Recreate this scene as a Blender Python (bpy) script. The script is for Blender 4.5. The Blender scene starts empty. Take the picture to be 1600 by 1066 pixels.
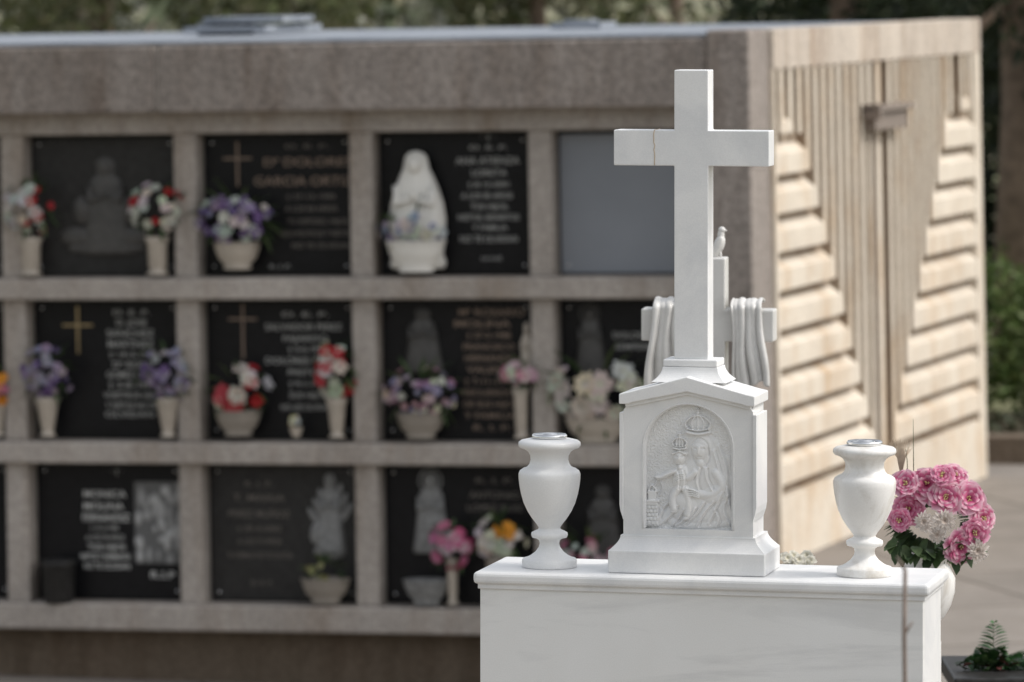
import bpy, math, random
import numpy as np
from mathutils import Vector, Matrix, Euler
random.seed(7); rng=np.random.default_rng(7)
S=bpy.context.scene
COL=bpy.context.collection
R=math.radians
# ------------------------------------------------------------------ materials
def newmat(name):
    m=bpy.data.materials.new(name); m.use_nodes=True
    nt=m.node_tree; b=nt.nodes['Principled BSDF']
    return m,nt,b
def noise(nt,scale,detail=4,rough=.55,vec=None,stretch=None):
    n=nt.nodes.new('ShaderNodeTexNoise'); n.inputs['Scale'].default_value=scale
    n.inputs['Detail'].default_value=detail; n.inputs['Roughness'].default_value=rough
    tc=nt.nodes.new('ShaderNodeTexCoord'); mp=nt.nodes.new('ShaderNodeMapping')
    if stretch: mp.inputs['Scale'].default_value=stretch
    nt.links.new(tc.outputs['Object'],mp.inputs[0]); nt.links.new(mp.outputs[0],n.inputs['Vector'])
    return n
def ramp(nt,fac,stops):
    r=nt.nodes.new('ShaderNodeValToRGB'); nt.links.new(fac,r.inputs[0])
    e=r.color_ramp.elements
    while len(e)<len(stops): e.new(.5)
    for i,(p,c) in enumerate(stops):
        e[i].position=p; e[i].color=(*c,1) if len(c)==3 else c
    return r
def mixc(nt,mode,fac,a,b):
    m=nt.nodes.new('ShaderNodeMix'); m.data_type='RGBA'; m.blend_type=mode
    if isinstance(fac,(int,float)): m.inputs[0].default_value=fac
    else: nt.links.new(fac,m.inputs[0])
    for k,x in ((6,a),(7,b)):
        if isinstance(x,tuple): m.inputs[k].default_value=(*x,1)
        else: nt.links.new(x,m.inputs[k])
    return m.outputs[2]
def bump(nt,b,h,strength,dist=.01):
    n=nt.nodes.new('ShaderNodeBump'); n.inputs['Strength'].default_value=strength; n.inputs['Distance'].default_value=dist
    nt.links.new(h,n.inputs['Height']); nt.links.new(n.outputs[0],b.inputs['Normal'])
def marble(name,base,vein,st=(1,1,1),sc=6,lo=.45,hi=.75,rough=.38):
    m,nt,b=newmat(name)
    n=noise(nt,sc,8,.62,stretch=st); n.inputs['Distortion'].default_value=.6
    r=ramp(nt,n.outputs[0],[(lo,base),(hi,vein)])
    g=noise(nt,420,2,.6); rg=ramp(nt,g.outputs[0],[(.3,(.93,.93,.93)),(.7,(1,1,1))])
    c=mixc(nt,'MULTIPLY',1.0,r.outputs[0],rg.outputs[0])
    w=noise(nt,3.1,5,.6,stretch=(1,1,.6)); rw=ramp(nt,w.outputs[0],[(.35,(1,1,1)),(.8,(.93,.92,.90))])
    c=mixc(nt,'MULTIPLY',1.0,c,rw.outputs[0])
    nt.links.new(c,b.inputs['Base Color']); b.inputs['Roughness'].default_value=rough
    bump(nt,b,g.outputs[0],.12,.001)
    return m
M_marble=marble('white_marble',(.82,.82,.815),(.66,.67,.685))
M_marbleV=marble('veined_marble',(.80,.80,.79),(.56,.56,.56),(1,1,7),2.0,.48,.82)
M_marbleU=marble('urn_marble',(.81,.80,.78),(.56,.52,.46),(1.6,1.6,1),8,.48,.68)
M_marbleB=marble('weathered_marble',(.66,.65,.63),(.48,.47,.45))
def concrete(name,c1,c2,speck,stain,ssc=(1,1,.35),sst=(1.2,1.2,.18)):
    m,nt,b=newmat(name)
    big=noise(nt,2.2,6,.65,stretch=ssc); r=ramp(nt,big.outputs[0],[(.3,c1),(.7,c2)])
    v=nt.nodes.new('ShaderNodeTexVoronoi'); v.inputs['Scale'].default_value=55
    tc=nt.nodes.new('ShaderNodeTexCoord'); nt.links.new(tc.outputs['Object'],v.inputs['Vector'])
    rs=ramp(nt,v.outputs['Color'],[(.1,(1-speck,)*3),(.9,(1+speck*.6,)*3)])
    c=mixc(nt,'MULTIPLY',1.0,r.outputs[0],rs.outputs[0])
    s=noise(nt,3.5,6,.7,stretch=sst); rs2=ramp(nt,s.outputs[0],[(.48,(0,0,0)),(.72,(1,1,1))])
    c=mixc(nt,'MULTIPLY',rs2.outputs[0],c,stain)
    nt.links.new(c,b.inputs['Base Color']); b.inputs['Roughness'].default_value=.9; b.inputs['Specular IOR Level'].default_value=.25
    bump(nt,b,v.outputs['Distance'],.5,.006)
    return m
M_conc=concrete('aggregate_concrete',(.235,.205,.182),(.335,.295,.265),.32,(.64,.585,.54))
M_concL=concrete('light_concrete',(.33,.295,.262),(.43,.39,.352),.18,(.74,.68,.62))
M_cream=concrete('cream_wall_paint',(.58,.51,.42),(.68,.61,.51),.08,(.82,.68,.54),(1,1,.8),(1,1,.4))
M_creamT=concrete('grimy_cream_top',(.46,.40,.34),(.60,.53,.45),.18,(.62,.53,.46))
M_recess=concrete('painted_shade_recess',(.27,.21,.155),(.38,.31,.24),.15,(.7,.58,.46),(1,1,.8),(1,1,.4))  # darker cream: shade of the rib gaps put into the colour
M_roof=concrete('roof_coating',(.20,.225,.26),(.33,.355,.39),.1,(.7,.7,.72))
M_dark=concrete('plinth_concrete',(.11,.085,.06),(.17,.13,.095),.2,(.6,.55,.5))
def plain(name,col,rough=.5,metal=0,var=.12,sc=12,spec=.5):
    m,nt,b=newmat(name); n=noise(nt,sc,5,.6)
    r=ramp(nt,n.outputs[0],[(.3,tuple(x*(1-var) for x in col)),(.7,tuple(min(1,x*(1+var)) for x in col))])
    nt.links.new(r.outputs[0],b.inputs['Base Color']); b.inputs['Roughness'].default_value=rough
    b.inputs['Metallic'].default_value=metal; b.inputs['Specular IOR Level'].default_value=spec
    return m
M_granite=plain('black_granite',(.010,.010,.011),.3,0,.4,60,.16)
M_granite2=plain('dark_grey_granite',(.028,.027,.026),.4,0,.35,40,.2)
M_blank=plain('blank_grey_panel',(.21,.225,.25),.35,0,.08,2)
M_relief=plain('bronze_relief',(.06,.057,.053),.5,0,.3,30)
M_reliefL=plain('engraved_grey',(.20,.20,.195),.6,0,.35,35)
M_silver=plain('silver_letters',(.33,.33,.315),.5)
M_dim=plain('dim_letters',(.13,.115,.10),.5)
M_copper=plain('copper_letters',(.22,.16,.12),.5)
M_white=plain('white_letters',(.52,.52,.50),.5)
M_gold=plain('gold_metal',(.38,.29,.16),.4,.6)
M_chrome=plain('chrome',(.75,.75,.75),.22,1)
M_ceram=plain('cream_ceramic',(.42,.37,.31),.5)
M_ceramD=plain('stone_pot_grey',(.26,.23,.195),.6)
M_whitec=plain('white_ceramic',(.72,.70,.65),.5,0,.04)
M_rust=plain('weathered_metal',(.23,.19,.16),.7,.2)
M_crack=plain('crack_mortar',(.52,.42,.31),.9)
M_bark=plain('bark',(.16,.115,.085),.9,0,.35,9)
M_twig=plain('dry_stem',(.20,.155,.13),.85,0,.35,20)
def attrmat(name,rough=.6,trans=0):
    m,nt,b=newmat(name); a=nt.nodes.new('ShaderNodeAttribute'); a.attribute_name='Col'
    n=noise(nt,90,3,.6); r=ramp(nt,n.outputs[0],[(.3,(.85,.85,.85)),(.7,(1.08,1.08,1.08))])
    c=mixc(nt,'MULTIPLY',1.0,a.outputs['Color'],r.outputs[0])
    nt.links.new(c,b.inputs['Base Color']); b.inputs['Roughness'].default_value=rough
    b.inputs['Specular IOR Level'].default_value=.3
    if trans:
        t=nt.nodes.new('ShaderNodeBsdfTranslucent'); nt.links.new(c,t.inputs[0])
        mx=nt.nodes.new('ShaderNodeMixShader'); mx.inputs[0].default_value=trans
        nt.links.new(b.outputs[0],mx.inputs[1]); nt.links.new(t.outputs[0],mx.inputs[2])
        nt.links.new(mx.outputs[0],nt.nodes['Material Output'].inputs[0])
    return m
M_petal=attrmat('petals',.6,.3)
M_leaf=attrmat('leaves',.55,.25)
M_engr=attrmat('engraving',.7,0)
# ------------------------------------------------------------------ mesh builder
class MB:
    def __init__(s): s.v=[];s.f=[];s.c=[];s.m=[];s.sm=[]
    def add(s,vs,fs,col=(.5,.5,.5),mat=0,smooth=True):
        o=len(s.v); s.v+= [tuple(p) for p in vs]
        s.c+= (list(col) if isinstance(col,list) else [col]*len(vs))
        for i,f in enumerate(fs): s.f.append(tuple(k+o for k in f)); s.m.append(mat[i] if isinstance(mat,list) else mat); s.sm.append(smooth)
    def box(s,a,b,mat=0,skew=0,col=(.5,.5,.5)):
        x0,y0,z0=a;x1,y1,z1=b
        vs=[(x+skew*y,y,z) for z in(z0,z1) for x,y in((x0,y0),(x1,y0),(x1,y1),(x0,y1))]
        s.add(vs,[(3,2,1,0),(4,5,6,7),(0,1,5,4),(1,2,6,5),(2,3,7,6),(3,0,4,7)],col,mat,False)
    def lathe(s,prof,c,seg=32,mat=0,col=(.5,.5,.5),sx=1,sy=1,fold=0,nf=0):
        vs=[];n=len(prof)
        for r,z in prof:
            for k in range(seg):
                t=2*math.pi*k/seg; rr=r*(1+fold*math.sin(nf*t))
                vs.append((c[0]+rr*math.cos(t)*sx,c[1]+rr*math.sin(t)*sy,c[2]+z))
        fs=[(i*seg+k,i*seg+(k+1)%seg,(i+1)*seg+(k+1)%seg,(i+1)*seg+k) for i in range(n-1) for k in range(seg)]
        fs.append(tuple(range(seg))[::-1]); fs.append(tuple((n-1)*seg+k for k in range(seg)))
        s.add(vs,fs,col,mat)
    def ell(s,c,r,mat=0,col=(.5,.5,.5),seg=14,rot=None):
        M=Euler(rot).to_matrix() if rot else Matrix.Identity(3)
        vs=[];rg=seg//2
        for i in range(rg+1):
            p=math.pi*i/rg
            for k in range(seg):
                t=2*math.pi*k/seg
                q=M@Vector((r[0]*math.sin(p)*math.cos(t),r[1]*math.sin(p)*math.sin(t),r[2]*math.cos(p)))
                vs.append((c[0]+q.x,c[1]+q.y,c[2]+q.z))
        fs=[(i*seg+k,(i+1)*seg+k,(i+1)*seg+(k+1)%seg,i*seg+(k+1)%seg) for i in range(rg) for k in range(seg)]
        s.add(vs,fs,col,mat)
    def tube(s,pts,rad,mat=0,col=(.5,.5,.5),seg=8):
        pts=[Vector(p) for p in pts];n=len(pts);vs=[]
        if not isinstance(rad,(list,tuple)): rad=[rad]*n
        for i,p in enumerate(pts):
            d=(pts[min(i+1,n-1)]-pts[max(i-1,0)]).normalized()
            ref=Vector((0,1,0)) if abs(d.y)<.9 else Vector((1,0,0))
            a=d.cross(ref).normalized(); b=d.cross(a)
            for k in range(seg):
                t=2*math.pi*k/seg; vs.append(p+(a*math.cos(t)+b*math.sin(t))*rad[i])
        fs=[(i*seg+k,i*seg+(k+1)%seg,(i+1)*seg+(k+1)%seg,(i+1)*seg+k) for i in range(n-1) for k in range(seg)]
        fs.append(tuple(range(seg))[::-1]); fs.append(tuple((n-1)*seg+k for k in range(seg)))
        s.add(vs,fs,col,mat)
    def prism(s,poly,y0,y1,mat=0,skew=0,smooth=False):
        n=len(poly); vs=[(x,y0,z) for x,z in poly]+[(x,y1,z) for x,z in poly]
        fs=[tuple(range(n)),tuple(range(2*n-1,n-1,-1))]+[(i,n+i,n+(i+1)%n,(i+1)%n) for i in range(n)]
        s.add(vs,fs,(.5,.5,.5),mat,smooth)
    def build(s,name,mats,parent=None,loc=None,rot=None,bevel=0,recalc=False):
        me=bpy.data.meshes.new(name); me.from_pydata(s.v,[],s.f); 
        for m in mats: me.materials.append(m)
        me.polygons.foreach_set('material_index',s.m); me.polygons.foreach_set('use_smooth',s.sm)
        a=me.color_attributes.new('Col','FLOAT_COLOR','POINT')
        arr=np.ones((len(s.v),4),dtype=np.float32); arr[:,:3]=np.array(s.c,dtype=np.float32); a.data.foreach_set('color',arr.ravel())
        me.update()
        if recalc:
            import bmesh
            bm=bmesh.new(); bm.from_mesh(me); bmesh.ops.recalc_face_normals(bm,faces=bm.faces); bm.to_mesh(me); bm.free()
        o=bpy.data.objects.new(name,me); COL.objects.link(o)
        if parent: o.parent=parent
        if loc: o.location=loc
        if rot: o.rotation_euler=rot
        if bevel:
            b=o.modifiers.new('b','BEVEL'); b.width=bevel; b.segments=3; b.limit_method='ANGLE'; b.angle_limit=R(35); b.harden_normals=False
        return o
def empty(name,loc,rot=(0,0,0)):
    e=bpy.data.objects.new(name,None); COL.objects.link(e); e.location=loc; e.rotation_euler=rot; e.empty_display_size=.1; return e
# ------------------------------------------------------------------ terrain
def sst(t): t=min(1,max(0,t)); return t*t*(3-2*t)
def hgt(x,y): return .64*(1-sst((1.1-x)/1.0)*sst((y-15)/4.5)*(1-sst((y-30)/6)))
def sheet(name,xs,ys,dz,mat):
    mb=MB(); nx=len(xs)
    vs=[(x,y,hgt(x,y)+dz) for y in ys for x in xs]
    fs=[(j*nx+i,j*nx+i+1,(j+1)*nx+i+1,(j+1)*nx+i) for j in range(len(ys)-1) for i in range(nx-1)]
    mb.add(vs,fs); return mb.build(name,[mat])
mg,nt,b=newmat('dry_ground')
n=noise(nt,.35,8,.65); r=ramp(nt,n.outputs[0],[(.35,(.10,.12,.045)),(.5,(.20,.19,.10)),(.62,(.34,.31,.25))])
nt.links.new(r.outputs[0],b.inputs['Base Color']); b.inputs['Roughness'].default_value=.95
xs=[-900,-300,-100,-40,-20,-12]+list(np.arange(-8,4,.5))+[4,6,9,14,25,60,150,400,900]
ys=[-60,-20,0,8,12]+list(np.arange(14,37,.5))+[38,42,50,70,110,200,400,900,2000]
sheet('ground',xs,ys,-.05,mg)
mp_,nt,b=newmat('paving')
n=noise(nt,1.3,8,.7); r=ramp(nt,n.outputs[0],[(.3,(.19,.165,.14)),(.7,(.31,.275,.24))])
br=nt.nodes.new('ShaderNodeTexBrick'); br.inputs['Scale'].default_value=1; br.inputs['Mortar Size'].default_value=.014
br.inputs['Brick Width'].default_value=1.6; br.inputs['Row Height'].default_value=1.2; br.offset=0
br.inputs['Color1'].default_value=(1,1,1,1); br.inputs['Color2'].default_value=(.84,.84,.84,1); br.inputs['Mortar'].default_value=(.40,.37,.33,1)
tc=nt.nodes.new('ShaderNodeTexCoord'); mpn=nt.nodes.new('ShaderNodeMapping'); mpn.inputs['Rotation'].default_value=(0,0,R(-18))
nt.links.new(tc.outputs['Object'],mpn.inputs[0]); nt.links.new(mpn.outputs[0],br.inputs['Vector'])
c=mixc(nt,'MULTIPLY',1.0,r.outputs[0],br.outputs[0]); n2=noise(nt,60,3,.7); r2=ramp(nt,n2.outputs[0],[(.3,(.85,.85,.85)),(.7,(1.1,1.1,1.1))])
c=mixc(nt,'MULTIPLY',1.0,c,r2.outputs[0]); nt.links.new(c,b.inputs['Base Color']); b.inputs['Roughness'].default_value=.9
sheet('pavement',list(np.arange(-9,12.1,.25)),list(np.arange(2,30.1,.25)),0,mp_)
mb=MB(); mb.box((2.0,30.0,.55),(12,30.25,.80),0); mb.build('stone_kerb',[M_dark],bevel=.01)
# ------------------------------------------------------------------ columbarium
ROTB=R(-14)
cb=empty('columbarium',(1.235,24.7,0),(0,-.018,ROTB))
bpy.context.view_layer.update(); MBW=cb.matrix_world.copy()
def BW(u,w,z): return MBW@Vector((u,w,z))
def fr(px,py):   # image pixel coordinates -> metres along / up the niche front
    q=px-800; X=25.009*q/(8000+.25*q); Y=24.7+.25*(1.235-X)
    u=(X-1.235)/.97; z=3.6-(py+64)*Y/8000
    return u, z-.018*u
def pm(px): return px/316.
UL=-9.31; PITCH=.907
divs=[-.18-PITCH*i for i in range(1,11)]
SK=.07
mb=MB()
for za,zb in((1.963,2.07),(1.149,1.256),(.322,.451)):
    mb.box((UL,-.05,za),(-.212,.5,zb),1)
for za,zb in((2.07,2.784),(1.256,1.963),(.451,1.149)):
    for d in divs: mb.box((d-.06,0,za-.002),(d+.06,.5,zb+.002),1)
mb.box((UL,-.02,2.784),(-.212,.5,2.9),1)
J=fr(275,100)[0]
mb.box((UL,-.16,2.894),(J-.012,.5,3.225),0); mb.box((J+.012,-.16,2.894),(-.212,.5,3.225),0); mb.box((J-.012,-.15,2.90),(J+.012,.5,3.22),1)
mb.box((-.21,-.18,-.1),(0,.3,3.262),0)
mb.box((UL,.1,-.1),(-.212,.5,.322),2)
fr_o=mb.build('frame',[M_conc,M_concL,M_dark],cb,bevel=.012)
mb=MB(); vs=[(UL,.502,-.1),(-.2,.502,-.1),(-.2+SK*4.8,4.8,-.1),(UL+SK*4.8,4.8,-.1)]
vs+=[(x,y,3.2) for x,y,_ in vs]; mb.add(vs,[(3,2,1,0),(4,5,6,7),(0,1,5,4),(1,2,6,5),(2,3,7,6),(3,0,4,7)],smooth=False)
mb.build('core',[M_conc],cb)
mb=MB(); mb.add([(UL,-.12,3.23),(-.212,-.12,3.23),(-.212+SK*4.84,4.84,3.23),(UL+SK*4.84,4.84,3.23),(UL,-.12,3.245),(-.212,-.12,3.245),(-.212+SK*4.84,4.84,3.245),(UL+SK*4.84,4.84,3.245)],[(3,2,1,0),(4,5,6,7),(0,1,5,4),(1,2,6,5),(2,3,7,6),(3,0,4,7)],smooth=False)
mb.build('roof_slab',[M_roof],cb)
# side wall with nested stepped relief (nested L-shaped ribs mirrored about the centre)
BK=-.06
mb=MB(); sb=lambda u0,w0,z0,u1,w1,z1,m=0: mb.box((u0,w0,z0),(u1,w1,z1),m,SK)
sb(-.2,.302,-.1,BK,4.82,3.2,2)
sb(-.2,.302,3.06,.003,4.84,3.255,1)
sb(BK,.302,-.1,0.0,4.84,.965)
sb(BK,.302,.965,0,.345,3.06); sb(BK,4.68,.965,0,4.838,3.06)
C=2.45; W0=.345;W1=4.68
def vrib(wc,hw,z0,z1,top=-.002):
    poly=[(BK,wc-hw),(top,wc-hw),(top,wc+hw),(BK,wc+hw)]
    vs=[(x+SK*y,y,z0) for x,y in poly]+[(x+SK*y,y,z1) for x,y in poly]
    mb.add(vs,[(3,2,1,0),(4,5,6,7)]+[(i,i+1,5+i,4+i) for i in range(3)]+[(3,0,4,7)],mat=[0,0,2,0,2,2],smooth=False)  # rib sides get the darker colour with shade painted in
def hrib(lo,hi,z0,hh=.135):
    poly=[(BK,z0+hh+.015),(-.003,z0+hh-.03),(-.003,z0),(BK,z0)]
    vs=[(x+SK*lo,lo,z) for x,z in poly]+[(x+SK*hi,hi,z) for x,z in poly]
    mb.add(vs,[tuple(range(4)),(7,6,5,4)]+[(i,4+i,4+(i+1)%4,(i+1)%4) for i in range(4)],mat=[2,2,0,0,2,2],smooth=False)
for sgn in(-1,1):
    for k in range(10):
        wk=C+sgn*(.22+.158*k); zk=1.02+.19*k
        vrib(wk,.036,zk+.002,3.06)
        lo,hi=(W0,wk-.036) if sgn<0 else (wk+.036,W1)
        if k<9: hrib(lo,hi,zk)
    for j in range(2):
        a=(W0+.12+.17*j) if sgn<0 else (W1-.12-.17*j)
        vrib(a,.036,2.80,3.06)
    hrib(*((W0+.08,W0+.34) if sgn<0 else (W1-.34,W1-.08)),2.74,.09)
vrib(C,.05,1.02,3.06,-.01)
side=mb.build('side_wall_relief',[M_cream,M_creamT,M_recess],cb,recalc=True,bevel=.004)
# plaques
zr=[(2.784,2.07),(1.963,1.256),(1.149,.451)]
def plaque(col,row,mat,inset=.0):
    i=4-col
    ur=-.212 if i==0 else divs[i-1]-.06
    ul=divs[i]+.06 if i<len(divs) else UL
    z1,z0=zr[row]; mb=MB(); mb.box((ul+inset+.004,.11,z0+.012),(ur-inset-.004,.13,z1-.012-inset))
    mb.box((ul+.001,.132,z0-.002),(ur-.001,.15,z1+.002),1)
    mb.build('headstone_plaque',[mat,M_granite2],cb)
for col in range(4,-6,-1):
    for row in range(3):
        m=M_granite
        if (col,row)==(4,0): m=M_blank
        if (col,row) in((1,0),(2,2)): m=M_granite2
        plaque(col,row,m,.012)
def text(s,px,py,wpx,hpx,mat):
    cu=bpy.data.curves.new('inscription','FONT'); cu.body=s; cu.align_x='CENTER'; cu.align_y='CENTER'; cu.size=pm(hpx)/.70; cu.extrude=.001
    cu.offset=.0003; cu.materials.append(mat)
    o=bpy.data.objects.new('inscription',cu); COL.objects.link(o); o.parent=cb
    u,z=fr(px,py); o.location=(u,.106,z); o.rotation_euler=(R(90),0,0)
    o['w']=pm(wpx); return o
T=[("D. E. P.",485,230,70,6,M_dim),("Dª DOLORES",485,255,142,13,M_copper),("GARCIA ORTIZ",478,285,160,14,M_copper),("† 27-12-1985",490,309,80,7,M_dim),("A LOS 84 AÑOS",490,328,85,8,M_dim),("TU ESPOSO, HIJOS",500,348,100,8,M_dim),("HIJOS POLITICOS Y NIETOS",495,367,115,8,M_dim),("NO TE OLVIDAN",505,386,95,8,M_dim),("R. I. P.",440,419,34,6,M_silver),
("· † ·",770,215,24,8,M_silver),("D. E. P.",770,232,60,6,M_silver),("ANA ATIENZA",768,253,102,11,M_silver),("LORETA",770,272,56,10,M_silver),("† 8-12-2001",770,290,66,8,M_silver),("A LOS 90 AÑOS",766,308,82,9,M_silver),("TUS HIJOS,",770,325,60,9,M_silver),("NIETOS, BISNIETOS",768,342,98,9,M_silver),("Y FAMILIA",770,358,56,8,M_silver),("NO TE OLVIDAN",768,376,92,10,M_silver),("LA LUZ",772,406,32,6,M_silver),
("D. E. P.",205,491,60,8,M_silver),("D. JOSE",205,507,50,10,M_silver),("SANCHEZ",203,524,78,11,M_silver),("MARTINEZ",203,541,76,11,M_silver),("† 14-3-1992",207,557,80,8,M_silver),("Dª ROSA",205,573,64,10,M_silver),("GOMEZ ORTS",203,589,80,11,M_silver),("† 2-8-1997",205,605,80,9,M_silver),("VUESTROS HIJOS",205,621,95,9,M_silver),("Y NIETOS NO OS",203,637,85,9,M_silver),("OLVIDAN",200,651,80,9,M_silver),
("D. E. P.",478,494,75,7,M_silver),("SALVADOR PEREZ",475,514,125,10,M_silver),("FAJARDO",477,532,72,9,M_silver),("† 3-5-1994",480,549,62,9,M_silver),("DOLORES RIVES",470,567,116,10,M_silver),("PASTOR",478,585,60,9,M_silver),("† 9-1-1999",480,603,62,9,M_silver),("SUS HIJOS",480,621,60,9,M_silver),("NO LES OLVIDAN",478,640,84,9,M_silver),
("Mª ROSARIO",770,491,105,11,M_copper),("MOLINA",755,509,90,11,M_copper),("† 27-2-1988",765,527,70,9,M_copper),("FRANCISCO",765,545,82,9,M_copper),("HERNANDEZ",768,563,84,10,M_copper),("VALERO",765,581,70,10,M_copper),("† 7-11-1996",765,599,80,9,M_copper),("RECUERDO",763,617,84,9,M_copper),("DE SUS HIJOS",765,635,84,9,M_copper),("Y FAMILIA",765,653,82,9,M_copper),("R. I. P.",768,672,60,8,M_copper),
("DOLORES",990,527,60,9,M_silver),("SEMPERE",992,545,58,9,M_silver),
("MONICA",158,776,70,11,M_white),("MOLINA",156,795,66,11,M_white),("FERNANDEZ",160,813,78,12,M_white),("† 13-2-1998",157,829,46,8,M_silver),("A LOS 78 AÑOS",158,844,64,8,M_silver),("TUS HIJOS",160,859,62,9,M_white),("NIETOS Y HERMANOS",158,874,82,9,M_white),("NO TE OLVIDAN",160,889,76,9,M_white),("R.I.P",247,903,40,11,M_white),("· † ·",178,740,20,8,M_silver),
("R. I. P.",400,760,45,8,M_dim),("T. MARIA",400,782,85,11,M_dim),("PEREZ MUÑOZ",400,807,100,11,M_dim),("† 20-4-2003",400,830,72,8,M_dim),("A LOS 75 AÑOS",400,850,72,8,M_dim),("TU FAMILIA NO TE OLVIDA",400,872,108,9,M_dim),("D. E. P.",403,915,35,7,M_dim),
("R. I. P.",770,755,60,8,M_dim),("ANTONIO",770,778,80,10,M_dim),("LOPEZ RUIZ",770,798,90,10,M_dim)]
tos=[text(*t) for t in T]
bpy.context.view_layer.update()
for o in tos:
    d=o.dimensions.x
    if d>0: o.scale.x=o['w']/d
def pcross(px,py,w,h,arm,mat):
    u,z=fr(px,py); W=pm(w);H=pm(h);t=.005; mb=MB()
    mb.box((u-t,.1,z-H/2),(u+t,.108,z+H/2)); za=z+H/2-pm(arm); mb.box((u-W/2,.098,za-t),(u+W/2,.1075,za+t)); mb.build('metal_cross',[mat],cb)
pcross(376,258,46,70,26,M_copper); pcross(121,518,50,75,30,M_gold); pcross(380,520,46,86,24,M_copper)
mb=MB()
for row in range(3):
    for i in range(0,10):
        for e in(0,1):
            for zz in(0,1):
                ur=-.212 if i==0 else divs[i-1]-.06; ul=divs[i]+.06
                u=ul+.05 if e else ur-.05; z=zr[row][1]+.05 if zz else zr[row][0]-.05
                mb.ell((u,.108,z),(.008,.006,.008),seg=8)
mb.build('fixing_bolts',[M_chrome],cb)
def figure(px,py0,py1,w,mat,halo=False,dep=.025,arms=True,name='relief_figure',w0=.105,own=False,fold=.05,hood=False):
    u,zt=fr(px,py0); _,zb=fr(px,py1); H=zt-zb; W=pm(w)/2; mb=MB()
    prof=[(W*1.0,0),(W*1.02,.04*H),(W*.92,.2*H),(W*.80,.4*H),(W*.74,.55*H),(W*.70,.68*H),(W*.6,.76*H),(W*.36,.81*H),(W*.34,.83*H),(W*.40,.88*H),(W*.38,.94*H),(W*.22,.985*H),(.001,H)]
    if hood: prof=[(W*.9,0),(W*.96,.05*H),(W*.86,.12*H),(W*.92,.25*H),(W*.97,.42*H),(W*.90,.55*H),(W*.74,.68*H),(W*.60,.77*H),(W*.46,.84*H),(W*.41,.90*H),(W*.37,.95*H),(W*.24,.985*H),(.001,H)]
    mb.lathe(prof,(u,w0,zb),28,sy=dep/W,fold=fold,nf=7)
    hh=.1*H
    mb.ell((u,w0-dep*.5,zt-hh*1.15),(W*.24,dep*.5,hh*.8))
    if arms:
        for s in(-1,1):
            mb.tube([(u+s*W*.6,w0-dep*.5,zb+.70*H),(u+s*W*.62,w0-dep*.9,zb+.55*H),(u+s*.03*W,w0-dep*1.15,zb+.60*H)],[W*.17,W*.15,W*.08])
        mb.ell((u,w0-dep*1.2,zb+.63*H),(W*.12,dep*.25,H*.05))
    if halo:
        pts=[(u+math.cos(t)*W*.62,w0-.002,zt-hh+math.sin(t)*W*.62) for t in np.linspace(0,2*math.pi,20)]
        mb.tube(pts,.006)
    if own: 
        mb.v=[tuple(BW(*p)) for p in mb.v]; return mb.build(name,[mat])
    return mb.build(name,[mat],cb)
figure(168,245,400,80,M_relief,dep=.02)
mb=MB()
for dx,dz,a,c in((-45,372,.10,.05),(45,372,.10,.05),(0,390,.22,.035),(-38,330,.05,.07),(38,330,.05,.07)):
    u,z=fr(168+dx,dz); mb.ell((u,.106,z),(a,.014,c))
mb.build('relief_group',[M_relief],cb)
figure(662,482,585,62,M_relief); figure(925,482,590,50,M_relief,True)
figure(670,742,868,58,M_reliefL,True); figure(512,742,868,46,M_reliefL); figure(940,760,880,60,M_relief)
mb=MB()
for s,k0 in((-1,0),(1,0)):
    for k in range(3):
        u,z=fr(512+s*(13+k*6),785+k*14-(8 if s>0 else 0)); mb.ell((u,.106,z),(.017,.006,.06),rot=(0,s*R(14+9*k),0))
u,z=fr(510,866); mb.ell((u,.106,z),(.085,.02,.04)); u,z=fr(492,838); mb.ell((u,.1,z),(.04,.02,.06)); mb.build('angel_wings',[M_reliefL],cb)
def relief_panel(name,px0,px1,py0,py1,seed):
    n,m=60,90; rr=np.random.default_rng(seed); u0,z1=fr(px0,py0);u1,z0=fr(px1,py1)
    X,Z=np.meshgrid(np.linspace(0,1,n),np.linspace(0,1,m)); Hh=np.zeros_like(X)+.12
    for _ in range(44):
        cx,cz,a,bq=rr.uniform(.05,.95),rr.uniform(.05,.95),rr.uniform(.04,.12),rr.uniform(.05,.13)
        Hh=np.maximum(Hh,np.sqrt(np.clip(1-((X-cx)/a)**2-((Z-cz)/bq)**2,0,1))*rr.uniform(.4,1))
    mb=MB(); vs=[]; cs=[]
    for j in range(m):
        for i in range(n):
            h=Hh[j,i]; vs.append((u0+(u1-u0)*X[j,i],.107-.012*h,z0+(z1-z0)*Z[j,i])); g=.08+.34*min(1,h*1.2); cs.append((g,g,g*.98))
    mb.add(vs,[(j*n+i,j*n+i+1,(j+1)*n+i+1,(j+1)*n+i) for j in range(m-1) for i in range(n-1)],cs)
    mb.build(name,[M_engr],cb)
relief_panel('engraved_scene',205,285,756,885,5)
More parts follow.
